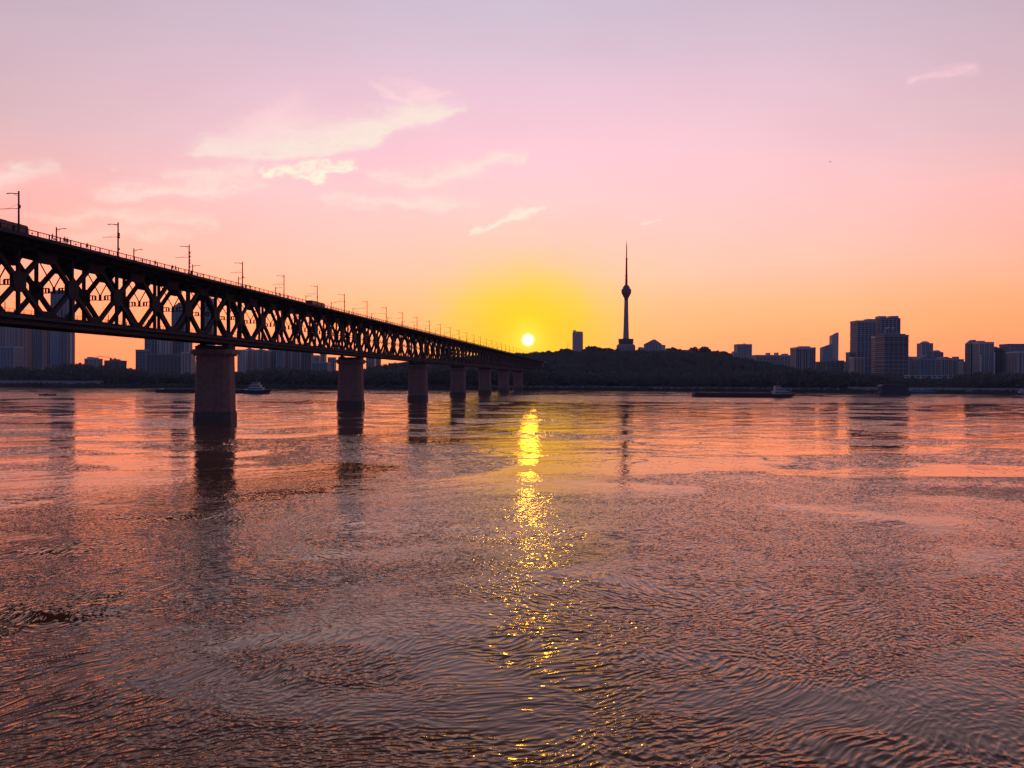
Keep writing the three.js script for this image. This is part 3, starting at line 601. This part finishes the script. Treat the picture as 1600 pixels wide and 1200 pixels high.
block('small annex left of the square block behind the hill', 1146, 1153, 549, 1680, { tint: GREY, kind: 0 });
block('long low slab with rooftop tanks right of the hill', 1181, 1242, 554.5, 1500, { tint: GREY, kind: 0, roof: [[.33, .4, 4.5], [.55, .61, 5], [.74, .86, 3]] });
block('broad dark tower block left of the slanted towers', 1243, 1274.5, 542.5, 1350, { tint: GREY, kind: 2, bays: 3, roof: [[.28, .8, 2.2]] });
block('small annex right of the broad dark tower block', 1274.5, 1283, 565, 1380, { tint: WARM, kind: 0 });
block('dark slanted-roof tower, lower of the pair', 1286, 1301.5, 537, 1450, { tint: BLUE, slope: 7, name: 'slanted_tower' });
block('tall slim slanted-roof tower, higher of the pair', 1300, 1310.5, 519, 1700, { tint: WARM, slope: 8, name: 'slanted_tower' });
block('low block in front of the slanted towers', 1291, 1319, 563, 1340, { tint: BLUE, kind: 0, roof: [[.4, .7, 2]] });
block('low block left of the twin-height tower', 1320, 1334, 565, 1380, { tint: WARM, kind: 0 });
block('stepped mid-rise joined to the left high tower', 1327, 1340, 550, 1300, { tint: BLUE, kind: 0 });
block('tall flat-topped tower left of the notched tower', 1339, 1369, 500.5, 1290, { tint: BLUE, kind: 1, name: 'office_tower', roof: [[.62, 1, 3]], bands: [.3, .42, .54, .66, .78, .9] });
block('pale pinkish block at the foot of the flat-topped tower', 1333, 1351, 558, 1180, { tint: WARM, kind: 0 });
block('slim tower between the flat-topped and notched towers', 1369.5, 1378, 506, 1330, { tint: WARM, kind: 2, bays: 2 });
block('lower pinkish slab left of the banded front tower', 1368, 1383, 525, 1220, { tint: WARM, kind: 1, bays: 3 });
{
  const t = block('tall dark tower with a notched roof on the right', 1376, 1407, 497, 1300, { tint: BLUE, kind: 1, name: 'office_tower', flat: true, roof: [[0, .38, 4], [.6, 1, 4.4]] });
  part(t, 'side_shaft', bx(3, 100, 16, 17.8, 50, 0), trim(BLUE));
  const m = trim(PALE); for (const [x, y, w, h] of [[-7, 96, 3, 3], [-3, 97.5, 3, 2.4], [-9.5, 90, 2.4, 5], [4, 97, 4, 2.4]]) part(t, 'facade_panel', bx(w, h, .5, x, y, 13.3), m);
}
block('banded broad tower in front of the notched tower', 1381, 1419.5, 523, 1130, { tint: DARK, kind: 1, name: 'office_tower', cap: true, bands: [.18, .26, .34, .42, .5, .58, .66, .74, .86, .97], bandTint: [.2, .2, .23], roof: [[.03, .97, 2]] });
block('round-topped block in the dip right of the banded tower', 1440, 1458, 536, 1500, { tint: GREY, dome: .4, flat: true });
block('arched-roof block right of the round-topped block', 1459, 1474, 550, 1480, { tint: BLUE, dome: .45, flat: true });
block('first low house in the dip right of the banded tower', 1420, 1441, 557, 1300, { tint: GREY });
block('second low house in the dip right of the banded tower', 1437, 1462, 560, 1200, { tint: BLUE, gable: 5 });
block('third low house in the dip under the arched roof', 1470, 1488, 560, 1260, { tint: GREY, gable: 3 });
block('fourth low house in the dip, stepped roof', 1488, 1506, 561, 1330, { tint: BLUE, roof: [[.3, .7, 4.5]] });
block('fifth low house beside the far right towers', 1504, 1520, 565, 1280, { tint: GREY });
{
  const t = block('gabled block first of the far right group', 1516, 1531, 537, 1200, { tint: BLUE, kind: 2, gable: 6.5, gx: 0, flat: true }); void t;
}
{
  const t = block('framed pale block second of the far right group', 1530, 1553, 534, 1180, { tint: GREY, kind: 0, roof: [[.1, .5, 2]] });
  const w = at(1553, 560, 1180).x - at(1530, 560, 1180).x; part(t, 'frame', mergeGeometries([bx(1.2, 52, 1, w / 2 + .2, 26, 10.5), bx(1.2, 48, 1, -w / 2 + 2, 24, 10.5)]), trim(PALE)); part(t, 'base_band', bx(w, 5, 1.2, 0, 13, 10.3), std(.08, .18, .26, .5));
}
block('narrow dark block third of the far right group', 1552, 1566, 543, 1210, { tint: DARK, kind: 2, bays: 2, dome: .3 });
block('grey block fourth of the far right group', 1565, 1580, 543, 1230, { tint: GREY, kind: 2 });
block('flat-roofed block fifth of the far right group at the edge', 1578, 1612, 537, 1190, { tint: BLUE, kind: 0, cap: true });
block('last block of the far right group, cut by picture edge', 1590, 1640, 549, 1120, { tint: GREY, kind: 2 });
// low sheds along the right bank
block('long low pale-roofed shed on the right bank', 1421, 1490, 586, 1010, { tint: PALE, kind: 1, name: 'riverside_shed', depth: 14, flat: true, base: 6 });
block('low riverside hall at the foot of the hill', 992, 1026, 596, 1075, { tint: PALE, kind: 1, name: 'riverside_hall', depth: 9, flat: true, base: 5 });
block('second low riverside hall at the foot of the hill', 1029, 1062, 595, 1074, { tint: PALE, kind: 1, name: 'riverside_hall', depth: 9, flat: true, base: 5 });
block('pale flood wall terrace left of the nearest pier', 255, 292, 594, 1075, { tint: PALE, kind: 1, name: 'terrace_wall', category: 'wall', depth: 4, flat: true, base: 4 });

// television tower
{
  const Z = 1590, f = at(978, 545, Z), base = at(978, 547, Z).y, Y = (py) => at(978, py, Z).y - base, m = Z / FOCAL;
  const t = thing('television_tower', 'slim television tower with a round pod on the hill', 'tower', [f.x, base, f.z]);
  const con = std(.22, .2, .22, .85), dk = std(.07, .06, .07, .6), lathe = (pts) => new THREE.LatheGeometry(pts.map(([r, py]) => new THREE.Vector2(r * m, Y(py))), 28);
  part(t, 'base_building', mergeGeometries([lathe([[0, 560], [14.6, 560], [14.6, 540], [13.4, 539.6], [13.2, 538], [0, 538]])]), con);
  part(t, 'base_drum', lathe([[0, 538], [11.2, 538], [11.2, 536.5], [11.6, 536.2], [11.9, 530], [11.4, 529.6], [0, 529.6]]), dk);
  part(t, 'shaft', lathe([[4.7, 529.8], [4.1, 515], [3.5, 490], [3.0, 468], [0, 468]]), con);
  const pod = part(t, 'pod', lathe([[3.0, 470], [3.4, 466], [5.4, 462], [7.3, 458.5], [7.7, 455.5], [7.6, 452.4], [6.7, 451.8], [5.6, 450.5], [5.2, 448], [4.0, 447.4], [3.2, 445.5], [0, 445.5]]), dk);
  for (const py of [454, 457]) { const g = new THREE.TorusGeometry(7.75 * m, .35, 6, 32); g.rotateX(Math.PI / 2); g.translate(0, Y(py), 0); part(pod, 'gallery_rail', g, con); }
  part(t, 'upper_mast', lathe([[2.0, 446], [1.6, 430], [1.25, 404], [0, 404]]), dk);
  part(t, 'antenna', lathe([[.9, 404.2], [.75, 388], [.35, 380], [.12, 376], [0, 376]]), dk);
  for (const py of [441, 436, 431, 404.5, 384]) part(t, 'antenna_platform', new THREE.CylinderGeometry((py < 400 ? 1.1 : 2.2) * m, (py < 400 ? 1.1 : 2.2) * m, .8, 14).translate(0, Y(py), 0), dk);
}

// ---------------------------------------------------------------- trees
const leafMat = [[.11, .12, .09], [.095, .11, .085], [.12, .12, .09]].map((c) => new THREE.MeshLambertMaterial({ color: color(...c) }));
function crownGeometry(seed, r, h, faces) {                   // leaf clumps through the volume of an uneven crown
  const q = mulberry(seed), lobes = Array.from({ length: 7 }, () => [(q() - .5) * 1.1 * r, h * (.3 + .6 * q()), (q() - .5) * 1.1 * r, r * (.38 + .3 * q())]);
  const pos = [];
  for (let i = 0; i < faces; i++) {
    const [lx, ly, lz, lr] = lobes[Math.floor(q() * lobes.length)], a = q() * 2 * Math.PI, b = Math.acos(2 * q() - 1), rad = lr * (.55 + .5 * q());
    const c = new THREE.Vector3(lx + rad * Math.sin(b) * Math.cos(a), ly + rad * Math.cos(b) * .85, lz + rad * Math.sin(b) * Math.sin(a)), s = r * (.14 + .14 * q());
    const u = new THREE.Vector3(q() - .5, q() - .5, q() - .5).normalize(), v = new THREE.Vector3(q() - .5, q() - .5, q() - .5).cross(u).normalize();
    for (const [x, y] of [[-1, -.5], [1, -.6], [.1, 1]]) pos.push(c.x + s * (u.x * x + v.x * y), c.y + s * (u.y * x + v.y * y), c.z + s * (u.z * x + v.z * y));
  }
  const g = new THREE.BufferGeometry(); g.setAttribute('position', new THREE.Float32BufferAttribute(pos, 3)); g.computeVertexNormals(); return g;
}
function woods(name, label, spots, seed, mat) {
  const g = crownGeometry(seed, 1, 1.55, 90), m = new THREE.InstancedMesh(g, mat, spots.length), M = new THREE.Matrix4(), q = new THREE.Quaternion(), e = new THREE.Euler();
  spots.forEach(([x, y, z, w, h], i) => { e.set(0, rr(0, 6.28), 0); q.setFromEuler(e); M.compose(new THREE.Vector3(x, y, z), q, new THREE.Vector3(w, h, w)); m.setMatrixAt(i, M); });
  m.name = name; m.userData = { kind: 'stuff', label, category: 'woodland' }; m.castShadow = m.receiveShadow = true; scene.add(m);
}
{
  const hill = [[], [], []], shore = [[], [], []];
  for (let i = 0; i < 11000; i++) {
    const x = rr(ridge[0][0], ridge[ridge.length - 1][0]), r = ridgeAt(x); if (!r) continue;
    const z = rr(shoreZ(x) + 46, r[1] + 90), y = landY(x, z), s = rr(3.2, 5.6); hill[i % 3].push([x, y - 1.2, -z, s, s * rr(.9, 1.25)]);
  }
  for (let i = 0; i < 420; i++) { const p = bw(S1 + 64 * PANEL + rr(-14, 130), 0, rr(12, 60)), y = landY(p.x, -p.z), s = rr(4, 6.5); for (const k of [0, .45]) hill[i % 3].push([p.x, y + k * Math.max(0, 30 - y), p.z, s, s * 1.2]); }
  // the belt of trees along the water: tops read from the picture
  const TOPS = [[-400, 570], [0, 574], [30, 571], [60, 576], [80, 570], [105, 563], [130, 566], [160, 570], [185, 569], [215, 576], [260, 580], [300, 582], [370, 579], [400, 576], [440, 573], [480, 574], [510, 578], [560, 578], [640, 572], [760, 572], [900, 580], [1100, 585], [1180, 580], [1220, 577], [1262, 576], [1285, 574], [1310, 578], [1340, 580], [1380, 584], [1420, 588], [1470, 589], [1500, 586], [1520, 582], [1560, 581], [1600, 581], [2000, 580]];
  const topAt = (px) => { for (let i = 1; i < TOPS.length; i++) if (px <= TOPS[i][0]) return mix(TOPS[i - 1][1], TOPS[i][1], (px - TOPS[i - 1][0]) / (TOPS[i][0] - TOPS[i - 1][0])); return 580; };
  for (let i = 0; i < 9000; i++) {
    const x = rr(-1250, 1150), d = 34 + 100 * rnd() ** 1.3, z = shoreZ(x) + d, px = 800 + FOCAL * x / z; if (px < -380 || px > 1950) continue;
    if (px > 1405 && px < 1500 && d > 20 && d < 70) continue;
    const y = landY(x, z), top = at(px, topAt(px) + 3 * noiseA.noise(px / 16, 3) + 1.4 * noiseB.noise(px / 6, 1), z).y, h = Math.max(5, (top - y) * rr(.45, 1));
    const s = Math.min(6, Math.max(2.6, h * rr(.28, .4))); shore[i % 3].push([x, y + Math.max(0, h - s * 1.95) * rr(.6, 1), -z, s, s * 1.15]);
    if (h > 9) shore[(i + 1) % 3].push([x + rr(-3, 3), y + rr(0, h * .35), -z + rr(-2, 4), s * 1.05, s * 1.1]);
  }
  const scrub = [];
  for (let i = 0; i < 6500; i++) { const x = rr(-1100, 1100), d = rr(5, 44), z = shoreZ(x) + d, s = rr(1.0, 2.6); if (noiseA.noise(x / 40, d / 12) < -.35) continue; scrub.push([x, landY(x, z) - .5, -z, s * 1.2, s]); }
  woods('bank_scrub', 'low dark scrub along the waterline of the far bank', scrub, 61, leafMat[1]);
  hill.forEach((s, i) => woods('hill_woodland', `dark leafy woodland covering the hill, ${['deep green', 'blackish green', 'olive green'][i]} crowns`, s, 11 + i, leafMat[i]));
  shore.forEach((s, i) => woods('riverside_woodland', `belt of dark trees along the far bank, ${['deep green', 'blackish green', 'olive green'][i]} crowns`, s, 21 + i, leafMat[i]));
  // trees that stand out on the skyline
  const kinds = [0, 1, 2, 3].map((k) => crownGeometry(40 + k, 1, 1.5, 420)), trunk = (() => { const g = mergeGeometries([rod([0, 0, 0], [.02, 1.0, 0], .07, .045, 7), rod([.01, .55, 0], [.35, 1.1, .1], .035, .02, 5), rod([.01, .62, 0], [-.3, 1.15, -.12], .035, .02, 5), rod([.02, .7, 0], [.05, 1.25, .32], .03, .02, 5)]); return g; })(), bark = std(.06, .045, .035, .95);
  const list = [[848, 549.5], [858, 548], [870, 547.5], [879, 545.5], [884, 545], [893, 546.5], [915, 544.5], [921, 541.5], [928, 541.5], [935, 543.5], [942, 543], [949, 544], [956, 545], [963, 545.5], [995, 546], [1002, 543], [1044, 544.5], [1052, 543.5], [1060, 544.5], [1085, 543], [1098, 542.5], [1106, 546], [1113, 547.5], [1121, 548.5], [1129, 549.5], [1138, 552.5]];
  const names = ['tree on the hill skyline between the sun and pink high-rise', 'tree on the hill skyline left of the television tower', 'tree on the hill skyline right of the television tower'];
  list.forEach(([px, py], i) => {
    const z = 1575 - 40 * rnd(), p = at(px, py, z), y = landY(p.x, z), h = Math.max(4, p.y - y), s = h / 1.75;
    const t = thing('ridge_tree', px < 897 ? names[0] : px < 970 ? names[1] : names[2], 'tree', [p.x, y - .4, p.z], rr(0, 6), px < 897 ? 'ridge trees near the sun' : px < 970 ? 'ridge trees left of the tower' : 'ridge trees right of the tower');
    part(t, 'trunk', trunk, bark); part(t, 'crown', kinds[i % 4], leafMat[i % 3]).position.y = .25; t.scale.setScalar(s);
  });
}
// flood wall and promenade along the bank
{
  for (const [a, b, d, y0, y1, w] of [[-900, -560, 30, 3, 8.6, .8], [-40, 420, 24, 2, 5.2, .7], [430, 900, 27, 2.5, 7, .8]]) {
    const g = []; for (let x = a; x < b; x += 20) { const z0 = shoreZ(x) + d, z1 = shoreZ(x + 20) + d; const s = bar([x, 0, -z0], [x + 20, 0, -z1], y1 - y0, w); s.translate(0, (y0 + y1) / 2, 0); g.push(s); }
    const m = new THREE.Mesh(mergeGeometries(g), std(.26, .24, .24, .9)); m.name = numbered('flood_wall'); m.castShadow = m.receiveShadow = true;
    m.userData = { label: a < -500 ? 'grey flood wall along the left bank' : a < 0 ? 'low grey flood wall at the foot of the hill' : 'grey flood wall along the right bank', category: 'wall', group: 'flood walls of the far bank' }; scene.add(m);
  }
}

// ---------------------------------------------------------------- boats
const hullDark = std(.035, .035, .05, .6), hullRed = std(.09, .03, .028, .7), white = std(.34, .34, .35, .7), glassB = std(.03, .04, .06, .15);
function hullGeometry(L, W, H, bow = .16, stern = .05, sheer = .5) {   // bow at +x, waterline at y = 0
  const N = 14, M = 5, pos = [], idx = [];
  for (let i = 0; i <= N; i++) {
    const t = i / N, x = (t - .5) * L, tb = clamp((1 - t) / bow), ts = clamp(t / stern), half = W / 2 * Math.sqrt(clamp(1 - (1 - tb) ** 2.2)) * mix(.8, 1, ts), deck = H + sheer * ((t - .5) * 2) ** 2;
    for (let j = 0; j <= M; j++) { const v = j / M, y = mix(-.8, deck, v), k = mix(.82, 1, v ** .6); for (const s of [1, -1]) pos.push(x + (t > .9 ? (v - .6) * .06 * L * (t - .9) * 10 : 0), y, s * half * k); }
  }
  const R = (M + 1) * 2;
  for (let i = 0; i < N; i++) {
    for (let j = 0; j < M; j++) { const a = i * R + j * 2; idx.push(a, a + 2, a + R, a + 2, a + R + 2, a + R, a + 1, a + R + 1, a + 3, a + 3, a + R + 1, a + R + 3); }
    const d = i * R + M * 2; idx.push(d, d + 1, d + R, d + 1, d + R + 1, d + R);
  }
  const e = N * R; for (const a of [0, e]) for (let j = 0; j < M; j++) idx.push(a + 2 * j, a + 2 * j + 1, a + 2 * j + 2, a + 2 * j + 1, a + 2 * j + 3, a + 2 * j + 2);
  const g = new THREE.BufferGeometry(); g.setAttribute('position', new THREE.Float32BufferAttribute(pos, 3)); g.setIndex(idx); const f = g.toNonIndexed(); f.computeVertexNormals(); return f;
}
function house(t, x, y, L, H, W, mat, n) { const d = part(t, 'deckhouse', bx(L, H, W, x, y + H / 2, 0), mat); for (let i = 0; i < n; i++) for (const z of [1, -1]) part(d, 'window', bx(L / n * .62, H * .42, .06, x - L / 2 + (i + .5) * L / n, y + H * .6, z * (W / 2 + .03)), glassB); part(t, 'deck_roof', bx(L + .8, .2, W + .8, x, y + H + .1, 0), mat); return d; }
function boatAt(name, label, category, px, py, turn = 0) { const z = waterZ(px, py), p = at(px, py, z); return [thing(name, label, category, [p.x, 0, p.z], turn), z]; }
{ // loaded river barge right of centre
  const [t, z] = boatAt('cargo_barge', 'long low dark cargo barge with a pale wheelhouse on the right water', 'barge', 1162, 620.5), m = z / FOCAL, L = 161 * m;
  part(t, 'hull', hullGeometry(L * .98, 12, 2.6, .05, .03, .7), hullRed); part(t, 'hatch_coaming', bx(L * .72, 1.0, 9, -L * .1, 3.0, 0), hullDark);
  for (let i = 0; i < 8; i++) part(t, 'hatch_cover', bx(L * .085, .35, 8.6, -L * .42 + i * L * .09, 3.66 + (i % 2) * .06, 0), hullDark);
  house(t, L * .36, 2.6, 13, 2.6, 9, white, 5); house(t, L * .35, 5.4, 9, 2.3, 7.5, white, 4); house(t, L * .325, 7.9, 4.5, 2.0, 6, white, 3);
  part(t, 'mast', rod([L * .33, 9.9, 0], [L * .33, 18, 0], .14, .06), white); part(t, 'funnel', rod([L * .39, 7.6, 0], [L * .39, 9.6, 0], .8, .7, 10), hullDark); part(t, 'stern_derrick', bar([L * .41, 3, 0], [L * .47, 6.4, 0], .3, .3), white);
  part(t, 'foredeck_winch', bx(1.6, 1.2, 3, -L * .46, 3.7, 0), hullDark);
}
{ // tow on the left, behind the nearest pier
  const [t, z] = boatAt('towboat', 'dark blue towboat with tiered white cabins right of the nearest pier', 'towboat', 402, 615), m = z / FOCAL, L = 40 * m;
  part(t, 'hull', hullGeometry(L, 9, 3.0, .3, .1, 1.0), std(.02, .03, .07, .5)); house(t, -1.0, 3.0, 12.5, 2.4, 7, white, 5); house(t, -1.4, 5.6, 9.5, 2.2, 6, white, 4); house(t, -1.2, 8.0, 6, 2.0, 5, white, 3);
  part(t, 'mast', rod([-1, 10, 0], [-1, 14.5, 0], .14, .06), white); part(t, 'yard', bx(.15, .15, 4, -1, 12.6, 0), white); part(t, 'funnel', rod([-4.4, 7.8, 0], [-4.4, 10.4, 0], .9, .8, 10), hullDark);
  for (let i = 0; i < 6; i++) part(t, 'tyre_fender', new THREE.TorusGeometry(.5, .2, 6, 12).translate(-L * .35 + i * L * .13, 1.7, 4.6), hullDark);
  const [b, zb] = boatAt('deck_barge', 'long dark barge lying behind the nearest pier left of the towboat', 'barge', 316, 613.6), Lb = 138 * zb / FOCAL;
  part(b, 'hull', hullGeometry(Lb, 11, 2.7, .05, .04, .4), hullDark); part(b, 'hatch_coaming', bx(Lb * .8, .9, 8.5, 0, 3.1, 0), std(.03, .04, .09, .6)); part(b, 'bow_light', rod([-Lb * .48, 2.8, 0], [-Lb * .48, 5, 0], .12, .1), white); part(b, 'winch', bx(1.6, 1.1, 2.4, -Lb * .455, 3.6, 0), white);
}
function skiff(label, px, py, w) { const [t, z] = boatAt('small_boat', label, 'boat', px, py), L = w * z / FOCAL; part(t, 'hull', hullGeometry(L, L * .24, .8, .4, .1, .35), hullDark); part(t, 'thwart', bx(.4, .12, L * .2, -L * .1, .75, 0), hullDark); part(t, 'cabin', bx(L * .22, .7, L * .16, -L * .12, 1.05, 0), hullDark); }
skiff('small dark boat on open water at far left', 75, 618, 26);
skiff('small dark boat left of the long cargo barge', 1041, 616, 22);
{ // landing stage and ferries at the right bank
  const [t, z] = boatAt('landing_pontoon', 'dark landing pontoon at the foot of the banded tower', 'pontoon', 1395, 617.2), L = 48 * z / FOCAL;
  part(t, 'hull', bx(L, 3.2, 12, 0, 1.0, 0), hullDark); part(t, 'shed', bx(L * .86, 6.5, 9, 0, 5.8, 0), std(.04, .045, .06, .8)); part(t, 'shed_roof', prism([[-L * .46, 0], [L * .46, 0], [L * .38, 2], [-L * .38, 2]], 10.5), hullDark).position.y = 9; part(t, 'ramp', bar([L * .3, 2.2, -6], [L * .3, 6, -26], .4, 4), hullDark);
  for (const q of [-.3, 0, .3]) part(t, 'bollard', rod([L * q, 2.5, 5.4], [L * q, 3.5, 5.4], .35, .3), hullDark);
  const [f, zf] = boatAt('ferry', 'low white and blue ferry moored right of the landing pontoon', 'ferry', 1440, 614.6), Lf = 45 * zf / FOCAL;
  part(f, 'hull', hullGeometry(Lf, 8, 1.9, .14, .08, .5), std(.05, .08, .16, .5)); house(f, -1, 1.9, Lf * .72, 2.2, 6.6, std(.14, .18, .26, .5), 9); house(f, 3, 4.3, 6, 2.0, 4.6, white, 3); part(f, 'mast', rod([2, 6.3, 0], [2, 9, 0], .1, .05), white); part(f, 'sign_panel', bx(5, 1.6, .2, -Lf * .42, 4.6, 3.2), white);
  const [g, zg] = boatAt('launch', 'white launch with dark hull at the right picture edge', 'boat', 1601, 617), Lg = 26 * zg / FOCAL;
  part(g, 'hull', hullGeometry(Lg, 5.5, 1.8, .3, .1, .6), hullDark); house(g, -1, 1.8, Lg * .55, 2.4, 4.2, white, 4); house(g, -1.5, 4.4, Lg * .3, 2.0, 3.6, white, 3); part(g, 'mast', rod([-1.5, 6.4, 0], [-1.5, 9.5, 0], .09, .05), white);
}
// a bird high on the right
{
  const p = at(1297, 253, 260), t = thing('bird', 'tiny dark bird flying high in the pink sky', 'bird', [p.x, p.y, p.z], .7);
  const body = new THREE.SphereGeometry(.12, 10, 8); body.scale(2.6, .9, .9); part(t, 'body', body, std(.03, .03, .035, .8));
  for (const s of [1, -1]) { const w = prism([[-.12, 0], [.14, 0], [.02, .55], [-.14, .62]], .03); w.rotateX(s * 1.25); part(t, 'wing', w, std(.03, .03, .035, .8)); }
  part(t, 'tail', prism([[-.3, -.05], [-.3, .05], [-.52, .1], [-.52, -.1]], .03).rotateX(Math.PI / 2), std(.03, .03, .035, .8));
}

scene.traverse((o) => { if (o.isMesh && o.parent !== river) o.castShadow = o.receiveShadow = true; });
scene.fog = new THREE.FogExp2(new THREE.Color().setRGB(.6, .7, 1), 0.000048);   // evening air over the river
renderer.render(scene, camera);
